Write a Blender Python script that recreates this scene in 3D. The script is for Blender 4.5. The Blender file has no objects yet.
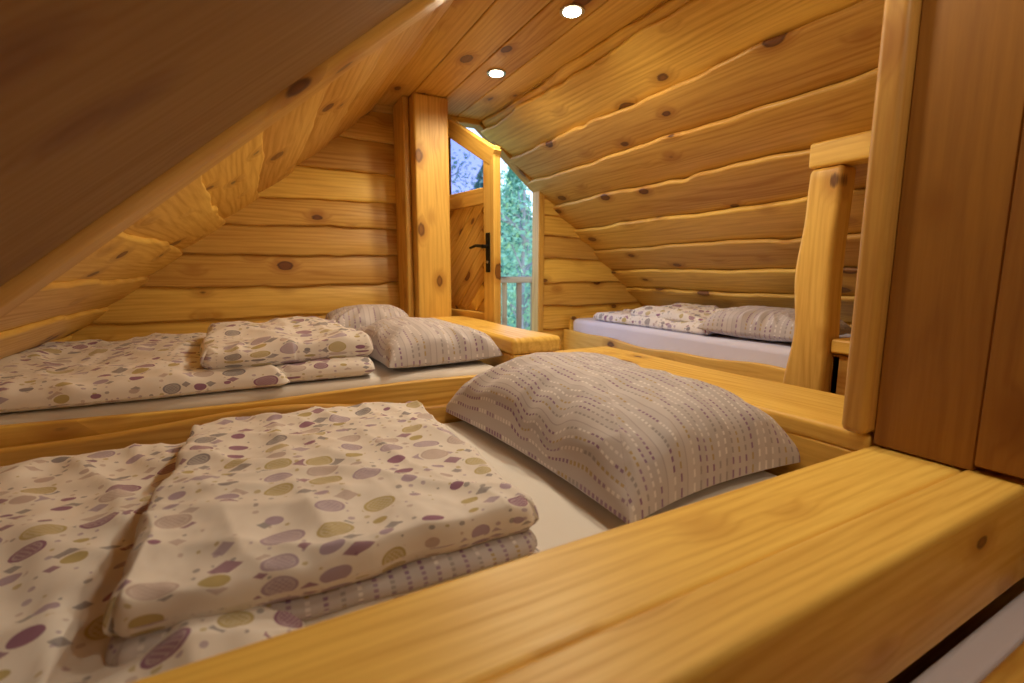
import bpy, math, random
from mathutils import Vector, noise, Matrix
random.seed(7)
R=random.random
def rr(a,b): return a+(b-a)*random.random()

# ---------------------------------------------------------------- materials
def newmat(name):
    m=bpy.data.materials.new(name); m.use_nodes=True
    nt=m.node_tree; nt.nodes.clear()
    out=nt.nodes.new('ShaderNodeOutputMaterial')
    b=nt.nodes.new('ShaderNodeBsdfPrincipled')
    nt.links.new(b.outputs[0],out.inputs[0])
    return m,nt,b
def N(nt,t,**k):
    n=nt.nodes.new(t)
    for a,v in k.items(): setattr(n,a,v)
    return n
def math_(nt,op,a,b=None,c=None,clamp=False):
    n=nt.nodes.new('ShaderNodeMath'); n.operation=op; n.use_clamp=clamp
    for i,x in enumerate((a,b,c)):
        if x is None: continue
        if isinstance(x,(int,float)): n.inputs[i].default_value=x
        else: nt.links.new(x,n.inputs[i])
    return n.outputs[0]
def mix_(nt,fac,a,b,bt='MIX'):
    n=nt.nodes.new('ShaderNodeMix'); n.data_type='RGBA'; n.blend_type=bt
    if isinstance(fac,(int,float)): n.inputs[0].default_value=fac
    else: nt.links.new(fac,n.inputs[0])
    for s,x in ((6,a),(7,b)):
        if isinstance(x,tuple): n.inputs[s].default_value=(x[0],x[1],x[2],1)
        else: nt.links.new(x,n.inputs[s])
    return n.outputs[2]
def smooth_(nt,x,a,b,lo=0.0,hi=1.0):
    n=nt.nodes.new('ShaderNodeMapRange'); n.interpolation_type='SMOOTHSTEP'
    nt.links.new(x,n.inputs[0]); n.inputs[1].default_value=a; n.inputs[2].default_value=b
    n.inputs[3].default_value=lo; n.inputs[4].default_value=hi
    return n.outputs[0]

def wood_mat(name,light,dark,knot=(.10,.034,.009),rough=.46,knots=1.0,coat=.10):
    m,nt,b=newmat(name)
    at=N(nt,'ShaderNodeAttribute',attribute_name='wuv'); V=at.outputs['Vector']
    br=N(nt,'ShaderNodeAttribute',attribute_name='brand').outputs['Fac']
    mp=N(nt,'ShaderNodeMapping'); mp.inputs['Scale'].default_value=(3.9,6.6,6.6); nt.links.new(V,mp.inputs[0])
    vo=N(nt,'ShaderNodeTexVoronoi'); vo.voronoi_dimensions='3D'; vo.inputs['Scale'].default_value=1.0
    nt.links.new(mp.outputs[0],vo.inputs['Vector'])
    sc=N(nt,'ShaderNodeSeparateColor'); nt.links.new(vo.outputs['Color'],sc.inputs[0])
    on=math_(nt,'GREATER_THAN',sc.outputs[0],.05)
    mg=N(nt,'ShaderNodeMapping'); mg.inputs['Scale'].default_value=(1.3,30,30); nt.links.new(V,mg.inputs[0])
    ng=N(nt,'ShaderNodeTexNoise'); ng.inputs['Scale'].default_value=2.6; ng.inputs['Detail'].default_value=5; ng.inputs['Roughness'].default_value=.65
    nt.links.new(mg.outputs[0],ng.inputs['Vector'])
    rad=math_(nt,'ADD',math_(nt,'MULTIPLY',sc.outputs[1],.11),.055)
    dist=math_(nt,'SUBTRACT',vo.outputs['Distance'],rad)
    dist=math_(nt,'ADD',dist,math_(nt,'MULTIPLY',math_(nt,'SUBTRACT',ng.outputs['Fac'],.5),.10))
    kcore=math_(nt,'MULTIPLY',smooth_(nt,dist,-.012,.012,1,0),on)
    khalo=math_(nt,'MULTIPLY',smooth_(nt,dist,0,.24,1,0),on)
    kring=math_(nt,'MULTIPLY',math_(nt,'MULTIPLY',smooth_(nt,dist,-.04,0,0,1),smooth_(nt,dist,.0,.03,1,0)),on)
    sx=N(nt,'ShaderNodeSeparateXYZ'); nt.links.new(V,sx.inputs[0])
    mn=N(nt,'ShaderNodeMapping'); mn.inputs['Scale'].default_value=(.5,5,5); nt.links.new(V,mn.inputs[0])
    nn=N(nt,'ShaderNodeTexNoise'); nn.inputs['Scale'].default_value=1.2; nn.inputs['Detail'].default_value=2
    nt.links.new(mn.outputs[0],nn.inputs['Vector'])
    ph=math_(nt,'ADD',math_(nt,'MULTIPLY',math_(nt,'ADD',sx.outputs[1],math_(nt,'MULTIPLY',sx.outputs[2],.6)),260),math_(nt,'MULTIPLY',nn.outputs['Fac'],60))
    ph=math_(nt,'ADD',ph,math_(nt,'MULTIPLY',khalo,8))
    ring=math_(nt,'ADD',math_(nt,'MULTIPLY',math_(nt,'SINE',ph),.5),.5)
    ring=math_(nt,'MULTIPLY',math_(nt,'POWER',ring,2.4),smooth_(nt,nn.outputs['Fac'],.3,.62,.3,1))
    g=math_(nt,'ADD',math_(nt,'MULTIPLY',ring,.40),math_(nt,'MULTIPLY',smooth_(nt,ng.outputs['Fac'],.33,.68),.46))
    g=math_(nt,'ADD',g,math_(nt,'MULTIPLY',smooth_(nt,nn.outputs['Fac'],.35,.75),.3),clamp=True)
    col=mix_(nt,g,light,dark)
    col=mix_(nt,math_(nt,'MULTIPLY',khalo,.58),col,(dark[0]*.70,dark[1]*.52,dark[2]*.38))
    col=mix_(nt,math_(nt,'MULTIPLY',kcore,.92*min(1,knots)),col,(knot[0]*1.9,knot[1]*1.9,knot[2]*1.6))
    col=mix_(nt,math_(nt,'MULTIPLY',kring,.8*min(1,knots)),col,knot)
    hs=N(nt,'ShaderNodeHueSaturation'); nt.links.new(col,hs.inputs['Color'])
    nt.links.new(math_(nt,'ADD',math_(nt,'MULTIPLY',br,.42),.76),hs.inputs['Value'])
    nt.links.new(math_(nt,'ADD',math_(nt,'MULTIPLY',br,.018),.491),hs.inputs['Hue'])
    nt.links.new(hs.outputs[0],b.inputs['Base Color'])
    nt.links.new(math_(nt,'ADD',math_(nt,'MULTIPLY',g,.16),rough-.06),b.inputs['Roughness'])
    b.inputs['Coat Weight'].default_value=coat; b.inputs['Coat Roughness'].default_value=.34
    b.inputs['Specular IOR Level'].default_value=.4
    return m

W_WALL=wood_mat('pine_wall',(.86,.55,.125),(.59,.295,.045),coat=.2)
W_RAIL=wood_mat('pine_rail',(.90,.585,.14),(.68,.36,.058),rough=.44,coat=.15,knots=.9)
W_BED =wood_mat('pine_bed',(.80,.49,.11),(.55,.275,.045))
W_POST=wood_mat('pine_post',(.82,.505,.11),(.58,.295,.048),knots=.8)
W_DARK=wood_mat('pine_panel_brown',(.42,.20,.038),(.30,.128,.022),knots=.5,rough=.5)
W_SOFF=wood_mat('soffit_shaded_brown',(.31,.165,.036),(.25,.122,.024),knots=.15,rough=.65,coat=.0)  # lack of light on the soffit is put into a darker brown
W_EXT =wood_mat('pine_exterior',(.55,.33,.14),(.36,.2,.08),rough=.6,coat=0)

def simple(name,col,rough=.5,metal=0,emit=0,ecol=None,var=.12,scale=18):
    m,nt,b=newmat(name)
    nz=N(nt,'ShaderNodeTexNoise'); nz.inputs['Scale'].default_value=scale
    c=mix_(nt,nz.outputs['Fac'],tuple(x*(1-var) for x in col),tuple(min(1,x*(1+var*.7)) for x in col))
    nt.links.new(c,b.inputs['Base Color']); b.inputs['Roughness'].default_value=rough; b.inputs['Metallic'].default_value=metal
    if emit:
        b.inputs['Emission Color'].default_value=(*(ecol or col),1); b.inputs['Emission Strength'].default_value=emit
    return m
IRON=simple('black_iron',(.02,.018,.016),.4,.8)
STEEL=simple('brushed_steel',(.6,.58,.55),.3,1)
LAMP=simple('lamp_face',(1,.9,.7),.5,0,30,(1,.86,.6))
BARK=simple('bark',(.35,.32,.28),.9,var=.5)
LEAF=simple('conifer_needles',(.10,.27,.13),.8,var=.5)
LEAF2=simple('birch_leaves',(.46,.70,.32),.7,var=.5,scale=3)
LEAF3=simple('maple_leaves',(.28,.52,.25),.7,var=.5,scale=3)
GRASS=simple('meadow_grass',(.25,.45,.14),.9,var=.4)

def glassmat():
    m,nt,b=newmat('window_glass')
    b.inputs['Base Color'].default_value=(.36,.36,.60,1); b.inputs['Roughness'].default_value=.03
    b.inputs['Transmission Weight'].default_value=1; b.inputs['IOR'].default_value=1.15
    return m
GLASS=glassmat()

def sheetmat(name,col):
    m,nt,b=newmat(name)
    tc=N(nt,'ShaderNodeTexCoord')
    nz=N(nt,'ShaderNodeTexNoise'); nz.inputs['Scale'].default_value=6; nz.inputs['Detail'].default_value=4
    nt.links.new(tc.outputs['Object'],nz.inputs['Vector'])
    nt.links.new(mix_(nt,nz.outputs['Fac'],tuple(x*.93 for x in col),col),b.inputs['Base Color'])
    b.inputs['Roughness'].default_value=.9; b.inputs['Sheen Weight'].default_value=.15
    bp=N(nt,'ShaderNodeBump'); bp.inputs['Strength'].default_value=.35; bp.inputs['Distance'].default_value=.012
    nt.links.new(nz.outputs['Fac'],bp.inputs['Height']); nt.links.new(bp.outputs[0],b.inputs['Normal'])
    return m
SHEET=sheetmat('cream_sheet',(.83,.79,.75))
SHEETB=sheetmat('lilac_daylit_sheet',(.82,.81,.97))  # lilac cloth; on the right bed's white mattress, window-light tint put into colour

def dotmat():
    m,nt,b=newmat('dotted_duvet_cotton')
    uv=N(nt,'ShaderNodeUVMap').outputs[0]
    def layer(scale,off,rnd,rmin,rmax,metric='EUCLIDEAN',thr=0.0,sq=(1,1),pw=1.5):
        mp=N(nt,'ShaderNodeMapping'); mp.inputs['Location'].default_value=(off,off*.7,0); mp.inputs['Scale'].default_value=(scale*sq[0],scale*sq[1],1)
        nt.links.new(uv,mp.inputs[0])
        vo=N(nt,'ShaderNodeTexVoronoi'); vo.voronoi_dimensions='2D'; vo.distance=metric; vo.inputs['Scale'].default_value=1; vo.inputs['Randomness'].default_value=rnd
        nt.links.new(mp.outputs[0],vo.inputs['Vector'])
        sc=N(nt,'ShaderNodeSeparateColor'); nt.links.new(vo.outputs['Color'],sc.inputs[0])
        rad=math_(nt,'ADD',math_(nt,'MULTIPLY',math_(nt,'POWER',sc.outputs[0],pw),rmax-rmin),rmin)
        mask=math_(nt,'LESS_THAN',vo.outputs['Distance'],rad)
        mask=math_(nt,'MULTIPLY',mask,math_(nt,'GREATER_THAN',sc.outputs[2],thr))
        return mask,sc.outputs[1],vo.outputs['Distance'],rad
    def ramp(fac,cols):
        r=N(nt,'ShaderNodeValToRGB'); r.color_ramp.interpolation='CONSTANT'
        el=r.color_ramp.elements
        while len(el)<len(cols): el.new(.5)
        for i,c in enumerate(cols):
            el[i].position=i/len(cols); el[i].color=(*c,1)
        nt.links.new(fac,r.inputs[0]); return r.outputs[0]
    MA=(.27,.10,.22); GR=(.25,.23,.27); MU=(.50,.40,.15); BE=(.56,.45,.44); LI=(.42,.32,.45)
    col=(.87,.82,.78)
    m3,f3,d3,r3=layer(46,3.1,.15,.10,.25,thr=.5)
    c=mix_(nt,math_(nt,'MULTIPLY',m3,.7),col,ramp(f3,[MU,GR,LI,BE]))
    m2,f2,d2,r2=layer(20,.8,.25,.18,.40,'MANHATTAN',.42,(.92,1.15))
    c=mix_(nt,math_(nt,'MULTIPLY',m2,.8),c,ramp(f2,[GR,BE,LI,GR,MA]))
    m1,f1,d1,r1=layer(15.5,.3,.22,.12,.41,'EUCLIDEAN',.12,(.9,1.15),1.2)
    # small woven squares texture inside the larger motifs
    ck=N(nt,'ShaderNodeTexChecker'); ck.inputs['Scale'].default_value=240; nt.links.new(uv,ck.inputs['Vector'])
    rim=math_(nt,'LESS_THAN',math_(nt,'ABSOLUTE',math_(nt,'SUBTRACT',math_(nt,'SUBTRACT',r1,d1),.08)),.018)
    inner=math_(nt,'MAXIMUM',rim,math_(nt,'MULTIPLY',ck.outputs['Fac'],math_(nt,'GREATER_THAN',math_(nt,'SUBTRACT',r1,d1),.1)))
    c1=ramp(f1,[MA,MU,GR,LI,MA,BE,MU,LI])
    halo=math_(nt,'LESS_THAN',d1,math_(nt,'ADD',r1,.06))
    halo=math_(nt,'MULTIPLY',halo,math_(nt,'GREATER_THAN',r1,.2))
    c=mix_(nt,halo,c,col)
    big=math_(nt,'GREATER_THAN',r1,.28)
    c1=mix_(nt,math_(nt,'MULTIPLY',math_(nt,'MULTIPLY',inner,big),.36),c1,col)
    c=mix_(nt,math_(nt,'MULTIPLY',m1,.92),c,c1)
    nt.links.new(c,b.inputs['Base Color']); b.inputs['Roughness'].default_value=.85; b.inputs['Sheen Weight'].default_value=.15
    return m
DOTS=dotmat()

def stripemat():
    m,nt,b=newmat('dashed_pillow_cotton')
    uv=N(nt,'ShaderNodeUVMap').outputs[0]
    s=N(nt,'ShaderNodeSeparateXYZ'); nt.links.new(uv,s.inputs[0])
    y=math_(nt,'MULTIPLY',s.outputs[1],46); x=math_(nt,'MULTIPLY',s.outputs[0],70)
    row=math_(nt,'FLOOR',y); cx=math_(nt,'FLOOR',math_(nt,'DIVIDE',x,3))
    def wn(a,bb):
        cb=N(nt,'ShaderNodeCombineXYZ'); nt.links.new(a,cb.inputs[0])
        if bb is not None: nt.links.new(bb,cb.inputs[1])
        w=N(nt,'ShaderNodeTexWhiteNoise'); w.noise_dimensions='2D'; nt.links.new(cb.outputs[0],w.inputs['Vector']); return w.outputs['Value']
    rn=wn(row,None); cn=wn(row,cx)
    fy=math_(nt,'FRACT',y); fx=math_(nt,'FRACT',x)
    dash=math_(nt,'MULTIPLY',math_(nt,'LESS_THAN',fy,.28),math_(nt,'LESS_THAN',fx,.6))
    dash=math_(nt,'MULTIPLY',dash,math_(nt,'GREATER_THAN',rn,.2))
    sol=math_(nt,'MULTIPLY',math_(nt,'LESS_THAN',fy,.16),math_(nt,'LESS_THAN',rn,.2))
    r=N(nt,'ShaderNodeValToRGB'); r.color_ramp.interpolation='CONSTANT'; el=r.color_ramp.elements
    cols=[(.22,.10,.24),(.46,.33,.13),(.84,.80,.79),(.30,.19,.32),(.33,.30,.31),(.78,.73,.73),(.24,.13,.27)]
    while len(el)<len(cols): el.new(.5)
    for i,c in enumerate(cols): el[i].position=i/len(cols); el[i].color=(*c,1)
    nt.links.new(cn,r.inputs[0])
    band=math_(nt,'MULTIPLY',rn,.6)
    base=mix_(nt,band,(.62,.57,.575),(.45,.405,.42))
    c=mix_(nt,math_(nt,'MULTIPLY',dash,.85),base,r.outputs[0])
    c=mix_(nt,math_(nt,'MULTIPLY',sol,.5),c,(.33,.27,.31))
    nt.links.new(c,b.inputs['Base Color']); b.inputs['Roughness'].default_value=.85; b.inputs['Sheen Weight'].default_value=.15
    return m
STRIPE=stripemat()

# ---------------------------------------------------------------- mesh builder
class MB:
    def __init__(s): s.v=[];s.f=[];s.w=[];s.b=[];s.m=[];s.mats=[];s.uv=[];s.sm=[]
    def mi(s,m):
        if m not in s.mats: s.mats.append(m)
        return s.mats.index(m)
    def add(s,vs,fs,ws,mat,smooth=True,uv=None,rnd=None):
        o=len(s.v); k=s.mi(mat); r=R() if rnd is None else rnd
        s.v+=[tuple(x) for x in vs]; s.w+=ws; s.b+=[r]*len(vs)
        s.uv+= uv if uv else [(w[0],w[1]) for w in ws]
        for f in fs: s.f.append([o+i for i in f]); s.m.append(k); s.sm.append(smooth)
    def plank(s,O,U,V,Nn,L,W,T,mat,w0=None,w1=None,r=.006,step=.05,rnd=None,seg=3,crown=0):
        """board: length L along U, width W along V, thickness T along Nn; w0/w1 = live edges; crown = log-like belly"""
        O=Vector(O);U=Vector(U).normalized();V=Vector(V).normalized();Nn=Vector(Nn).normalized()
        r=min(r,T*.49,W*.4)
        wavy=(w0 is not None) or (w1 is not None)
        n=max(1,int(L/step)) if wavy else 1
        st=[(0,r*.9),(r*.35,r*.3),(r,0)]
        st+=[(r+(L-2*r)*i/n,0) for i in range(1,n)]
        st+=[(L-r,0),(L-r*.35,r*.3),(L,r*.9)]
        off=(rr(0,40),rr(0,40),rr(0,40))
        vs=[];ws=[];fs=[]
        NC=7 if crown else 0
        K=4*(seg+1)+NC
        for (x,ins) in st:
            a=(w0(x) if w0 else 0)+ins; c=W+(w1(x) if w1 else 0)-ins; t0=ins; t1=T-ins
            rq=max(r-ins,.0004)
            for ci,(cv,cn,a0) in enumerate(((c-rq,t1-rq,0),(a+rq,t1-rq,90),(a+rq,t0+rq,180),(c-rq,t0+rq,270))):
                for q in range(seg+1):
                    an=math.radians(a0+90*q/seg)
                    vv=cv+rq*math.cos(an); tt=cn+rq*math.sin(an)
                    vs.append(O+U*x+V*vv+Nn*tt); ws.append((x+off[0],vv+off[1],tt+off[2]))
                if ci==0 and NC:
                    for q in range(NC):
                        f=(q+1)/(NC+1); vv=(c-rq)*(1-f)+(a+rq)*f
                        tt=t1+crown*(1-(2*f-1)**2)
                        vs.append(O+U*x+V*vv+Nn*tt); ws.append((x+off[0],vv+off[1],tt+off[2]))
        m=len(st)
        flip=U.cross(V).dot(Nn)<0
        for i in range(m-1):
            for k in range(K):
                q=[i*K+k,i*K+(k+1)%K,(i+1)*K+(k+1)%K,(i+1)*K+k]
                fs.append(q if flip else q[::-1])
        c0=list(range(K)); c1=[(m-1)*K+k for k in range(K)]
        fs.append(c0[::-1] if flip else c0); fs.append(c1 if flip else c1[::-1])
        s.add(vs,fs,ws,mat,True,None,rnd)
    def box(s,lo,hi,mat,grain='x',r=.006,**k):
        lo=Vector(lo);hi=Vector(hi);d=hi-lo
        X,Y,Z=Vector((1,0,0)),Vector((0,1,0)),Vector((0,0,1))
        if grain=='x': s.plank(lo,X,Y,Z,d.x,d.y,d.z,mat,r=r,**k)
        elif grain=='y': s.plank(lo,Y,X,Z,d.y,d.x,d.z,mat,r=r,**k)
        else: s.plank(lo,Z,X,Y,d.z,d.x,d.y,mat,r=r,**k)
    def cyl(s,p0,p1,r0,r1,mat,n=20,caps=True):
        p0=Vector(p0);p1=Vector(p1);d=(p1-p0);L=d.length;d.normalize()
        a=d.orthogonal().normalized();b=d.cross(a)
        vs=[];ws=[]
        for (p,rad,x) in ((p0,r0,0),(p1,r1,L)):
            for i in range(n):
                an=2*math.pi*i/n
                vs.append(p+a*rad*math.cos(an)+b*rad*math.sin(an)); ws.append((x,an*rad,0))
        fs=[[i,(i+1)%n,n+(i+1)%n,n+i] for i in range(n)]
        s.add(vs,fs,ws,mat,True)
        if caps:
            s.add(vs,[list(range(n))[::-1],list(range(n,2*n))],ws,mat,False)
    def obj(s,name,wn=True):
        me=bpy.data.meshes.new(name); me.from_pydata(s.v,[],s.f)
        for m in s.mats: me.materials.append(m)
        me.polygons.foreach_set('material_index',s.m); me.polygons.foreach_set('use_smooth',s.sm)
        a=me.attributes.new('wuv','FLOAT_VECTOR','POINT'); a.data.foreach_set('vector',[c for w in s.w for c in w])
        a=me.attributes.new('brand','FLOAT','POINT'); a.data.foreach_set('value',s.b)
        ul=me.uv_layers.new(name='UVMap')
        ul.data.foreach_set('uv',[c for l in me.loops for c in s.uv[l.vertex_index]])
        me.update()
        o=bpy.data.objects.new(name,me); bpy.context.scene.collection.objects.link(o)
        if wn:
            w=o.modifiers.new('wn','WEIGHTED_NORMAL'); w.weight=100; w.keep_sharp=True
        return o

def wave(amp=1.0,seed=None):
    p=[rr(0,6.28) for _ in range(5)]; l=[rr(.8,1.4),rr(.36,.5),rr(.15,.22)]
    bx=[(rr(-2,3),rr(.03,.09),rr(-.010,.014)) for _ in range(9)]
    def f(x):
        y=.006*math.sin(6.283*x/l[0]+p[0])+.003*math.sin(6.283*x/l[1]+p[1])+.0016*math.sin(6.283*x/l[2]+p[2])
        for c,w,h in bx: y+=h*math.exp(-((x-2.5-c)/w)**2)
        return y*amp
    return f

# ---------------------------------------------------------------- geometry constants
SL,SR=.85,.836
LX,LZ=.603,.867      # left slope top
RX,RZ=1.235,.870     # right slope top
YG=2.70; YB=-2.4; FZ=-.85
def zl(x): return LZ-SL*(LX-x)
def zr(x): return RZ-SR*(x-RX)
Y=Vector((0,1,0))
def slope(name,top,Vup,Nin,length,proud):
    mb=MB()
    eave=Vector((top[0],0,top[1]))-Vup*length
    o=eave+Y*YB-Nin*.16-Vup*.1
    mb.plank((o.x,YB,o.z),Y,Vup,Nin,YG-YB+.05,length+.12,.148,W_WALL,r=.002)
    w=.205; v=0
    while v<length-.01:
        ww=min(w+rr(-.02,.02),length-v)
        tilt=-proud/w
        Vt=(Vup-Nin*tilt).normalized(); Nt=(Nin+Vup*tilt).normalized()
        p=eave+Vup*(v-.03)-Nin*.012
        mb.plank((p.x,YB,p.z),Y,Vt,Nt,YG-YB,ww+.03,.024,W_WALL,w1=wave(1.1),r=.010,step=.03,seg=4,crown=.006)
        v+=ww
    return mb
al=math.atan(SL); ar=math.atan(SR)
Vl=Vector((math.cos(al),0,math.sin(al))); Nl=Vector((math.sin(al),0,-math.cos(al)))
Vr=Vector((-math.cos(ar),0,math.sin(ar))); Nr=Vector((-math.sin(ar),0,-math.cos(ar)))
Ll=(LX+1.02)/math.cos(al); Lr=(2.70-RX)/math.cos(ar)
mb=slope('l',(LX,LZ),Vl,Nl,Ll,.020)
for z0 in (-.85,-.68): mb.box((-1.04,YB,z0),(-1.0,YG,z0+.168),W_WALL,'y')
mb.obj('wall_left')
mb=slope('r',(RX,RZ),Vr,Nr,Lr,.028)
for z0 in (-.85,-.68,-.51): mb.box((2.69,YB,z0),(2.73,YG,z0+.168),W_WALL,'y')
mb.obj('wall_right')
# ---- flat ceiling
mb=MB()
mb.box((LX-.15,YB,LZ+.022),(RX+.15,YG+.05,LZ+.15),W_WALL,'y')
x=LX-.01
while x<RX:
    w=min(.16,RX+.01-x); mb.box((x,YB,LZ-.002),(x+w-.003,YG,LZ+.02),W_WALL,'y',r=.006); x+=w
mb.obj('ceiling')
# ---- floor
mb=MB(); x=-1.04
while x<2.72:
    mb.box((x,YB,FZ-.04),(x+.137,YG+.05,FZ),W_WALL,'y',r=.003); x+=.14
mb.obj('floor')
# ---- gable wall (back) with doorway
mb=MB()
DX0,DX1=.95,1.625
z=FZ
while z<LZ:
    w=min(.148+rr(-.012,.014),LZ-z+.03)
    Vt=Vector((0,.17,1)).normalized(); Nt=Vector((0,-1,.17)).normalized()
    xl=max(-1.03,LX-(LZ-z)/SL-.03)
    mb.plank((xl,YG-.016,z),(1,0,0),Vt,Nt,DX0-xl-.02,w+.02,.026,W_WALL,w0=wave(.8),r=.010,step=.03,crown=.007)
    mb.box((max(-1.0,LX-(LZ-z)/SL),YG+.012,z-.01),(DX0-.01,YG+.04,z+w),W_WALL,'x',r=.001)
    xr=min(2.69,RX+(RZ-z)/SR+.03)
    if xr>DX1+.06:
        mb.plank((DX1+.015,YG-.016,z),(1,0,0),Vt,Nt,xr-DX1-.015,w+.02,.026,W_WALL,w0=wave(.8),r=.010,step=.03,crown=.007)
        mb.box((DX1+.015,YG+.012,z-.01),(xr,YG+.04,z+w),W_WALL,'x',r=.001)
    z+=w
mb.obj('wall_back')
# rear gable behind the camera
mb=MB(); z=FZ
while z<LZ:
    w=.15; xl=max(-1.03,LX-(LZ-z)/SL-.03); xr=min(2.7,RX+(RZ-z)/SR+.03)
    mb.box((xl,YB-.05,z),(xr,YB,z+w),W_WALL,'x'); z+=w
mb.obj('wall_front')

# ---- door frame (trim)
mb=MB()
mb.box((DX1-.012,YG-.05,FZ),(DX1+.03,YG+.035,zr(DX1)-.0),W_POST,'z',r=.006)
mb.box((DX0-.03,YG-.05,FZ),(DX0+.02,YG+.04,LZ),W_POST,'z',r=.008)
mb.box((DX0,YG-.05,LZ-.03),(RX+.02,YG+.035,LZ),W_POST,'x',r=.006)
p=Vector((DX1+.02,YG-.05,zr(DX1+.02)))
mb.plank(p,Vr,Nr,Vector((0,1,0)),(DX1+.02-RX)/math.cos(ar)+.01,.04,.085,W_POST,r=.006)
mb.obj('trim_1')
# ---- door leaf
mb=MB()
H=Vector((.975,2.61,0)); d=Vector((.205,-.979,0)).normalized(); nn=Vector((-.979,-.205,0)).normalized(); Z=Vector((0,0,1))
LW=.50; zt0,zt1=.852,.57
def P(s,z,n=0): return H+d*s+Z*z+nn*n
zb=FZ+.02
mb.plank(P(0,zb),Z,d,nn,zt0-zb-.03,.075,.045,W_POST,r=.006)
mb.plank(P(LW-.085,zb),Z,d,nn,zt1-zb+.02,.085,.045,W_RAIL,r=.006)
tv=(d*LW+Z*(zt1-zt0)); tl=tv.length; tdir=tv.normalized(); tn=(d*(zt0-zt1)+Z*LW).normalized()
mb.plank(P(0,zt0)-tn*.075,tdir,tn,nn,tl+.01,.08,.046,W_POST,r=.006)
mb.plank(P(.07,.33),d,Z,nn,LW-.14,.08,.043,W_POST,r=.006)
mb.plank(P(.07,zb),d,Z,nn,LW-.14,.12,.043,W_POST,r=.006)
mb.plank(P(.07,-.28),d,Z,nn,LW-.14,.08,.043,W_POST,r=.006)
for (z0,z1) in ((-.20,.33),(-.73,-.28)):
    mb.plank(P(.07,z0,.004),d,Z,nn,LW-.15,z1-z0,.014,W_BED,r=.002)
    k=-.34
    while k<z1-z0:
        s0=max(0,-k); s1=min(LW-.15,(z1-z0)-k)
        if s1-s0>.03:
            dd=(d+Z).normalized(); pp=P(.07+s0,z0+k+s0,.016)
            mb.plank(pp,dd,(Z-d).normalized(),nn,(s1-s0)*1.414,.06,.012,W_WALL,r=.004)
        k+=.09
gv=[P(.07,.40,.02),P(LW-.08,.40,.02),P(LW-.08,zt1-.03,.02),P(.07,zt0-.09,.02)]
gb=[v-nn*.004 for v in gv]
mb.add(gv+gb,[[0,1,2,3],[7,6,5,4],[0,4,5,1],[1,5,6,2],[2,6,7,3],[3,7,4,0]],[(0,0,0)]*8,GLASS,False)
mb.plank(P(LW-.06,-.0,.045),Z,d,nn,.19,.032,.006,IRON,r=.003)
mb.cyl(P(LW-.044,.125,.045),P(LW-.044,.125,.085),.009,.009,IRON)
mb.cyl(P(LW-.040,.125,.08),P(LW-.10,.13,.08),.009,.007,IRON)
mb.cyl(P(LW-.10,.13,.08),P(LW-.145,.12,.083),.007,.006,IRON)
mb.cyl(P(LW-.044,.05,.05),P(LW-.044,.05,.053),.007,.007,STEEL)
for hz in (-.6,.2,.6): mb.cyl(P(-.004,hz,.03),P(-.004,hz+.08,.03),.009,.009,IRON)
mb.obj('door_1')

# ---- square post left of door
mb=MB()
mb.box((.745,2.40,FZ),(.925,2.62,LZ-.003),W_POST,'z',r=.010)
mb.box((.71,2.47,FZ),(.743,2.66,LZ-.003),W_WALL,'z',r=.008)
mb.obj('support_post')

# ---- lowered soffit + rafter beam on left slope
mb=MB()
e=Vector((LX,0,LZ))-Vl*Ll
y0,y1=1.02,1.14
mb.plank((e.x,y0,e.z),Vl,Y,Nl,Ll+.03,y1-y0,.085,W_WALL,r=.03,seg=5,rnd=.1)
mb.obj('rafter_beam')
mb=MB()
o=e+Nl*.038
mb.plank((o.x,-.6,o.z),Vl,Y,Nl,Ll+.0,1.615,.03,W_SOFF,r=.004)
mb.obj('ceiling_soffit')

# ================================================================= beds
# ---- near bed
mb=MB()
mb.box((-.975,.50,-.62),(1.10,1.438,-.48),SHEET,'x',r=.03)
mb.box((-.99,.50,FZ),(1.10,1.44,-.625),W_BED,'x')
mb.plank((-.80,.350,-.398),(1,0,0),Y,Z,2.0,.152,.036,W_RAIL,r=.009,seg=4,rnd=.85)
mb.plank((-.80,.262,-.545),(1,0,0),Y,Z,2.3,.087,.188,W_RAIL,r=.011,seg=5,rnd=.7)
mb.box((-.98,.462,FZ),(1.12,.49,-.40),W_BED,'x')
mb.box((-.98,.30,FZ),(1.45,.33,-.55),W_BED,'x')
mb.plank((1.12,.50,-.388),Y,(1,0,0),Z,1.25,.315,.048,W_RAIL,w0=lambda x:.006*math.sin(x*9+1),w1=lambda x:.008*math.sin(x*7),r=.014,seg=5,rnd=.8)
mb.box((1.125,.505,FZ),(1.15,1.70,-.385),W_BED,'y')
mb.box((1.385,.505,FZ),(1.41,1.70,-.385),W_BED,'y')
mb.box((1.125,1.675,FZ),(1.41,1.70,-.385),W_BED,'x')
def pw(x):
    X=x-.98
    return -.062+.056*math.exp(-((X+.10)/.30)**2)+.04*math.exp(-((X+.80)/.2)**2)+.012*math.sin(X*9)
mb.plank((-.98,1.436,-.64),(1,0,0),Z,Y,2.09,.285,.030,W_BED,w1=pw,r=.010,step=.03,rnd=.35)
mb.obj('bed')
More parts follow.
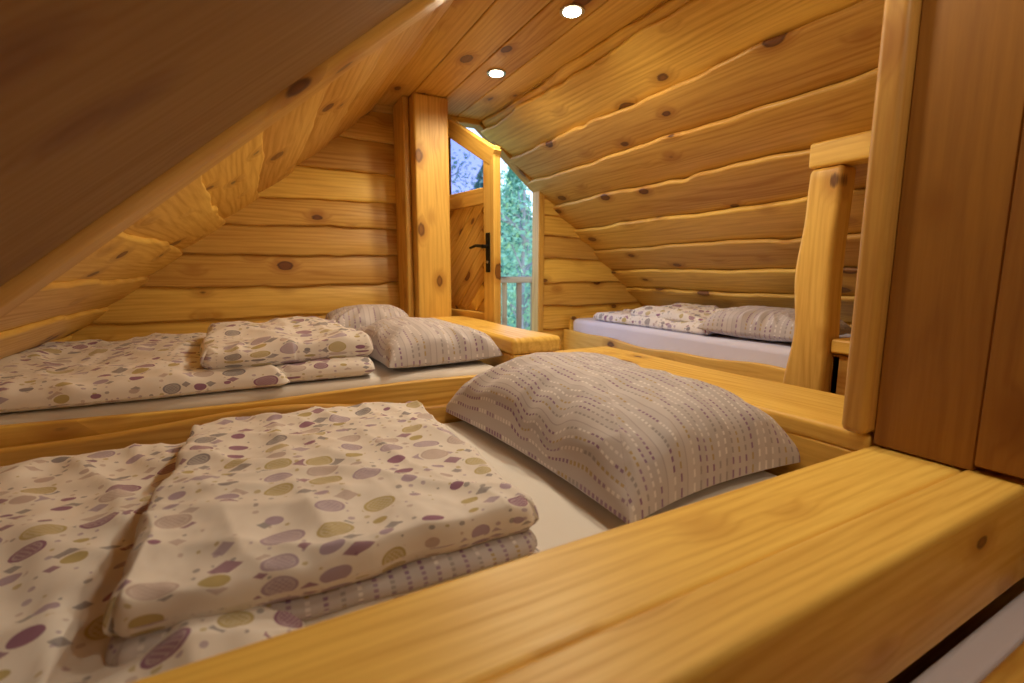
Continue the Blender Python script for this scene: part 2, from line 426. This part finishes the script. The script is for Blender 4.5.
# ---- far-left bed
mb=MB()
mb.box((-.805,1.502,-.46),(.765,2.64,-.332),SHEET,'x',r=.03)
mb.box((-.99,1.50,FZ),(.705,2.38,-.465),W_BED,'x')
mb.plank((-.86,1.472,-.66),(1,0,0),Z,Y,1.64,.308,.026,W_WALL,w1=lambda x:.005*math.sin(x*6),r=.006,step=.04,rnd=.7)
mb.plank((.785,1.455,-.29),Y,(1,0,0),Z,.94,.20,.06,W_RAIL,w1=lambda x:.008*math.sin(x*8+2),r=.018,seg=5,rnd=.85)
mb.box((.79,1.462,FZ),(.97,1.49,-.29),W_RAIL,'x',rnd=.8)
mb.box((.79,1.49,FZ),(.815,2.39,-.29),W_BED,'y')
mb.box((.945,1.49,FZ),(.97,2.39,-.29),W_BED,'y')
mb.obj('bed')
# ---- right bed
mb=MB()
mb.box((1.84,1.10,-.44),(2.60,2.60,-.30),SHEETB,'y',r=.03)
mb.box((1.83,1.10,FZ),(2.67,2.62,-.445),W_BED,'y')
mb.plank((1.805,1.085,-.70),Y,Z,(1,0,0),1.56,.315,.026,W_RAIL,w1=lambda x:.010*math.sin(x*5+1)+.005*math.sin(x*13),r=.008,step=.04,rnd=.6)
mb.box((1.84,2.605,FZ),(2.60,2.63,-.29),W_WALL,'x')
mb.obj('bed')

# ---- wavy corner post & header at the right bed
mb=MB()
mb.plank((1.71,.925,FZ),Z,Y,(1,0,0),1.20,.125,.09,W_RAIL,w1=lambda x:.045-.060*x+.010*math.sin(x*7.5+.5)+.006*math.sin(x*17),w0=lambda x:.005*math.sin(x*9),r=.016,seg=4,step=.03,rnd=.5)
mb.plank((1.705,-.1,.35),Y,Z,(1,0,0),1.135,.085,.085,W_RAIL,r=.012,rnd=.7)
mb.obj('carved_post')
mb=MB()
mb.box((1.73,.10,-.275),(2.5,.92,-.225),W_RAIL,'y',r=.01)
mb.box((1.75,.10,FZ),(1.78,.92,-.28),W_BED,'y')
mb.box((1.75,.89,FZ),(2.5,.92,-.28),W_BED,'x')
mb.obj('storage_shelf')

# ---- boxed column on the right foreground
mb=MB()
mb.box((1.095,.497,-.338),(1.17,.548,LZ-.003),W_POST,'z',r=.014,rnd=.0)
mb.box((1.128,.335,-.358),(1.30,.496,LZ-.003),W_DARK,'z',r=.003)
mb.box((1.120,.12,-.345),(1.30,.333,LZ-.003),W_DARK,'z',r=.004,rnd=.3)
mb.box((1.172,.498,-.338),(1.30,.53,LZ-.003),W_WALL,'z',r=.006)
mb.obj('boxed_column')

# ================================================================= bedding
def fbm(x,y,z=0,o=3):
    a=0;s=1
    for i in range(o): a+=noise.noise(Vector((x,y,z)))*s; x*=2.1;y*=2.1;z+=7.3;s*=.5
    return a
def ridge(x,y,z=0): return (1-abs(noise.noise(Vector((x,y,z))))*2.2)
def puffy(name,c,hx,hy,H,mat,kind='pillow',rot=0,seed=0,n=110,e=2.4,seam=.4,tilt=(0,0),uvrot=0,wr=1.0,mb=None,sq=14):
    own=mb is None
    if own: mb=MB()
    cx,cy,z0=c; cr,sr=math.cos(rot),math.sin(rot)
    def pt(u,v,top):
        if kind=='pillow':
            X=hx*u*(1-.10*(1-v*v)*abs(u)**3); Yv=hy*v*(1-.08*(1-u*u)*abs(v)**3)
            h=((1-abs(u)**e)*(1-abs(v)**e))**.5
            edge=(1-h)
            an=math.atan2(Yv,X); rd=math.hypot(X,Yv)
            radial=ridge(math.cos(an)*3.2+seed,math.sin(an)*3.2,rd*2.0+seed)
            w=wr*(.018*fbm(X*2.6+seed,Yv*2.6,seed,2)+.024*radial*min(1,edge*1.8)*min(1,rd*5)+.010*ridge(X*5+Yv*6+seed,Yv*3-X*3,seed+3)*(.3+edge)+.0025*fbm(X*14,Yv*14,seed,2))
            w*=min(1,h*3)
        else:
            rc=.10
            X=hx*u; Yv=hy*v
            cxr=max(0,abs(u)-(1-rc))/rc; cyr=max(0,abs(v)-(1-rc))/rc
            if cxr>0 and cyr>0:
                k=max(cxr,cyr)/math.hypot(cxr,cyr)
                X=math.copysign(hx*((1-rc)+rc*cxr*k),u); Yv=math.copysign(hy*((1-rc)+rc*cyr*k),v)
            wob=.016*fbm(Yv*3+seed if abs(u)>abs(v) else X*3+seed,3,seed)
            sc=max(abs(u),abs(v))**6
            X+=wob*sc*(1 if u>0 else -1)*wr; Yv+=wob*sc*(1 if v>0 else -1)*wr
            h=((1-abs(u)**sq)*(1-abs(v)**sq))**.5
            wx=X+.05*noise.noise(Vector((X*4,Yv*4,seed))); wy=Yv+.05*noise.noise(Vector((X*4,Yv*4,seed+9)))
            w=wr*(.015*fbm(X*3.3+seed,Yv*3.3,seed)+.007*(ridge(wx*8+wy*3+seed,wy*3,seed)**2)+.006*(ridge(wx*3,wy*9+wx*4,seed+4)**2)+.003*fbm(X*14,Yv*14,seed,3))
            w*=min(1,h*1.5)
        if top: z=z0+seam*H+(1-seam)*H*h+w
        else:   z=z0+seam*H-seam*H*h
        z+=tilt[0]*X+tilt[1]*Yv
        return Vector((cx+X*cr-Yv*sr,cy+X*sr+Yv*cr,z)),h
    def us(i):
        t=-1+2*i/n
        return math.sin(t*math.pi/2)*.55+t*.45 if kind=='pillow' else (math.sin(t*math.pi/2)*.80+t*.20)
    for top in (True,False):
        vs=[];ws=[];uv=[]
        for j in range(n+1):
            for i in range(n+1):
                u,v=us(i),us(j); p,h=pt(u,v,top); vs.append(p)
                a,b=hx*u,hy*v
                ext=(1-h)*H*(1 if top else 1.6)*(1 if kind!='pillow' else .5)
                if abs(u)>abs(v): a+=ext*(1 if u>0 else -1)
                else: b+=ext*(1 if v>0 else -1)
                if uvrot: a,b=b,a
                ws.append((a,b,0)); uv.append((a+seed*.37+5,b+seed*.53+5))
        fs=[]
        for j in range(n):
            for i in range(n):
                q=[j*(n+1)+i,j*(n+1)+i+1,(j+1)*(n+1)+i+1,(j+1)*(n+1)+i]
                fs.append(q if top else q[::-1])
        mb.add(vs,fs,ws,mat,True,uv)
    if own: return mb.obj(name,wn=False)

# pillows
puffy('pillow',(.835,1.045,-.479),.292,.425,.230,STRIPE,seed=2,rot=.05,uvrot=1,seam=.13,e=2.5,wr=1.2,n=150)
puffy('pillow',(.555,1.79,-.332),.215,.27,.155,STRIPE,seed=5,rot=.08,uvrot=1,seam=.2,e=2.6,wr=1.0)
puffy('pillow',(.46,2.28,-.332),.20,.22,.18,STRIPE,seed=9,rot=-.1,uvrot=1,seam=.3)
puffy('pillow',(2.09,1.36,-.302),.235,.24,.14,STRIPE,seed=12,rot=.1,uvrot=0,seam=.3)
# near bed duvet: spread part + folded stack
mb=MB()
puffy('d',(-.47,.985,-.482),.50,.445,.050,DOTS,kind='slab',seed=1,mb=mb,seam=.3,wr=1.7,n=140)
puffy('d',(.125,.975,-.481),.275,.375,.036,DOTS,kind='slab',seed=4,mb=mb,seam=.5,wr=.5,rot=-.02,sq=24)
puffy('d',(.115,.985,-.450),.282,.375,.030,STRIPE,kind='slab',seed=14,mb=mb,seam=.5,wr=.4,rot=-.035,uvrot=1,sq=24)
puffy('d',(.118,1.005,-.428),.290,.378,.054,DOTS,kind='slab',seed=3,mb=mb,seam=.5,wr=1.35,rot=-.03,n=150,sq=24)
mb.obj('duvet',wn=False)
# far bed duvet
mb=MB()
puffy('d',(-.36,2.02,-.334),.44,.515,.06,DOTS,kind='slab',seed=6,mb=mb,seam=.3,wr=1.3)
puffy('d',(.09,1.87,-.332),.235,.34,.055,DOTS,kind='slab',seed=7,mb=mb,seam=.5,wr=1)
puffy('d',(.085,1.88,-.280),.24,.33,.075,DOTS,kind='slab',seed=8,mb=mb,seam=.45,wr=1.5,rot=.03)
mb.obj('duvet',wn=False)
# right bed duvet
mb=MB()
puffy('d',(2.16,1.98,-.302),.29,.44,.05,DOTS,kind='slab',seed=10,mb=mb,seam=.4,wr=1.3)
puffy('d',(2.14,1.85,-.256),.24,.26,.05,DOTS,kind='slab',seed=11,mb=mb,seam=.4,wr=1.6)
mb.obj('duvet',wn=False)

# ---- bed beyond the near rail (a strip of its mattress shows at the lower right)
mb=MB()
mb.box((.35,.212,-.70),(2.3,.261,-.556),SHEETB,'x',r=.012)
mb.box((.35,.12,FZ),(2.3,.211,-.545),W_RAIL,'x',r=.01,rnd=.5)
mb.box((.35,-.7,-.60),(2.3,.118,-.55),W_BED,'x',r=.01)
mb.box((.35,-.7,FZ),(2.3,.118,-.605),W_BED,'x',r=.01)
mb.obj('bench_bed')

# ================================================================= lamps
def spot(x,y,power):
    mb=MB()
    z=LZ-.004
    mb.cyl((x,y,z-.004),(x,y,z+.01),.042,.042,STEEL,n=32)
    mb.cyl((x,y,z-.007),(x,y,z-.003),.029,.031,LAMP,n=32)
    o=mb.obj('ceiling_spotlight',wn=False)
    l=bpy.data.lights.new('bulb','SPOT'); l.energy=power; l.color=(1,.84,.60); l.spot_size=math.radians(168); l.spot_blend=.6; l.shadow_soft_size=.035
    lo=bpy.data.objects.new('bulb',l); lo.location=(x,y,z-.02); bpy.context.scene.collection.objects.link(lo)
    lo.parent=o
for (x,y,p) in ((1.0,2.01,21),(1.0,1.44,22),(.88,.75,10),(.78,.0,10.5),(.9,-.9,7)): spot(x,y,p)

# ================================================================= outside
mb=MB()
mb.box((-1,YG+.10,FZ-.08),(3.2,4.2,FZ-.02),W_EXT,'x')
mb.obj('balcony_deck')
mb=MB()
mb.box((-1,4.05,-.10),(3.2,4.15,-.04),W_EXT,'x')
mb.box((-1,4.07,FZ+.08),(3.2,4.13,FZ+.14),W_EXT,'x')
x=-.95
while x<3.2:
    mb.box((x,4.085,FZ+.12),(x+.05,4.115,-.08),W_EXT,'z'); x+=.16
mb.box((2.75,4.03,FZ-.02),(2.83,4.17,1.2),W_EXT,'z')
mb.obj('balcony_railing')
mb=MB()
mb.add([(-40,4.5,-3.2),(40,4.5,-3.2),(40,60,-3.2),(-40,60,-3.2)],[[0,1,2,3]],[(0,0,0)]*4,GRASS,False)
mb.obj('ground')
def conifer(x,y,h,r,mat):
    mb=MB(); b=-3.2
    mb.cyl((x,y,b),(x,y,b+h),.12,.03,BARK,n=10)
    L=16
    for i in range(L):
        t=i/L; zc=b+h*(.12+.85*t); rad=r*(1-t)**.85+.12; hh=h/L*1.7; n=26
        vs=[(x,y,zc+hh)];ws=[(0,0,0)]*(n+1)
        for k in range(n):
            a=6.283*k/n+i; q=rad*(1 if k%2 else .55)*rr(.8,1.15)
            vs.append((x+q*math.cos(a),y+q*math.sin(a),zc+rr(-.12,.1)))
        mb.add(vs,[[0,k+1,(k+1)%n+1] for k in range(n)],ws,mat,False)
    mb.obj('conifer_tree',wn=False)
def leafy(x,y,h,r,mat,name):
    mb=MB(); b=-3.2
    mb.cyl((x,y,b),(x+.1,y,b+h*.95),.07,.02,BARK,n=10)
    vs=[];fs=[]
    cl=[(rr(-1,1)*r*.7,rr(-1,1)*r*.7,b+h*rr(.3,1.0)) for _ in range(26)]
    for (cx,cy,cz) in cl: 
        mb.cyl((x+.05,y,cz-.4),(x+cx,y+cy,cz),.025,.008,BARK,n=6)
    for i in range(2600):
        cx,cy,cz=random.choice(cl)
        p=Vector((x+cx+random.gauss(0,.28),y+cy+random.gauss(0,.28),cz+random.gauss(0,.22)))
        a=Vector((rr(-1,1),rr(-1,1),rr(-1,1))).normalized(); c=a.orthogonal().normalized(); s=rr(.03,.065)
        k=len(vs); vs+=[p-a*s,p+c*s*.6,p+a*s,p-c*s*.6]; fs.append([k,k+1,k+2,k+3])
    mb.add(vs,fs,[(0,0,0)]*len(vs),mat,False)
    mb.obj(name,wn=False)
leafy(4.0,7.2,4.8,.9,LEAF2,'birch_tree'); leafy(5.6,9.8,5.2,1.1,LEAF3,'maple_tree'); leafy(3.5,9.8,8.6,1.2,LEAF3,'maple_tree')
leafy(6.6,12.4,4.4,1.2,LEAF2,'birch_tree')
for (x,y,h,r,m) in ((8.4,15.5,7,1.9,LEAF),(12,17,8,2.1,LEAF),(5.2,15,6.2,1.7,LEAF),(9.5,20,8.5,2.2,LEAF)): conifer(x,y,h,r,m)

# world
w=bpy.data.worlds.new('sky'); bpy.context.scene.world=w; w.use_nodes=True
nt=w.node_tree; nt.nodes.clear()
o=nt.nodes.new('ShaderNodeOutputWorld'); b=nt.nodes.new('ShaderNodeBackground')
tc=nt.nodes.new('ShaderNodeTexCoord'); s=nt.nodes.new('ShaderNodeSeparateXYZ'); r=nt.nodes.new('ShaderNodeValToRGB')
nt.links.new(tc.outputs['Generated'],s.inputs[0]); nt.links.new(s.outputs[2],r.inputs[0])
r.color_ramp.elements[0].color=(.72,.86,1,1); r.color_ramp.elements[1].color=(.16,.36,.95,1); r.color_ramp.elements[1].position=.5
nt.links.new(r.outputs[0],b.inputs[0]); b.inputs[1].default_value=2.8; nt.links.new(b.outputs[0],o.inputs[0])

# camera
cd=bpy.data.cameras.new('camera'); cd.sensor_width=36; cd.lens=16.875; cd.clip_start=.02
cd.dof.use_dof=True; cd.dof.focus_distance=1.5; cd.dof.aperture_fstop=2.8
co=bpy.data.objects.new('camera',cd); co.location=(0,0,0); co.rotation_euler=(math.radians(90-8.2),0,math.radians(-28.2))
bpy.context.scene.collection.objects.link(co); bpy.context.scene.camera=co
bpy.context.scene.view_settings.view_transform='Standard'
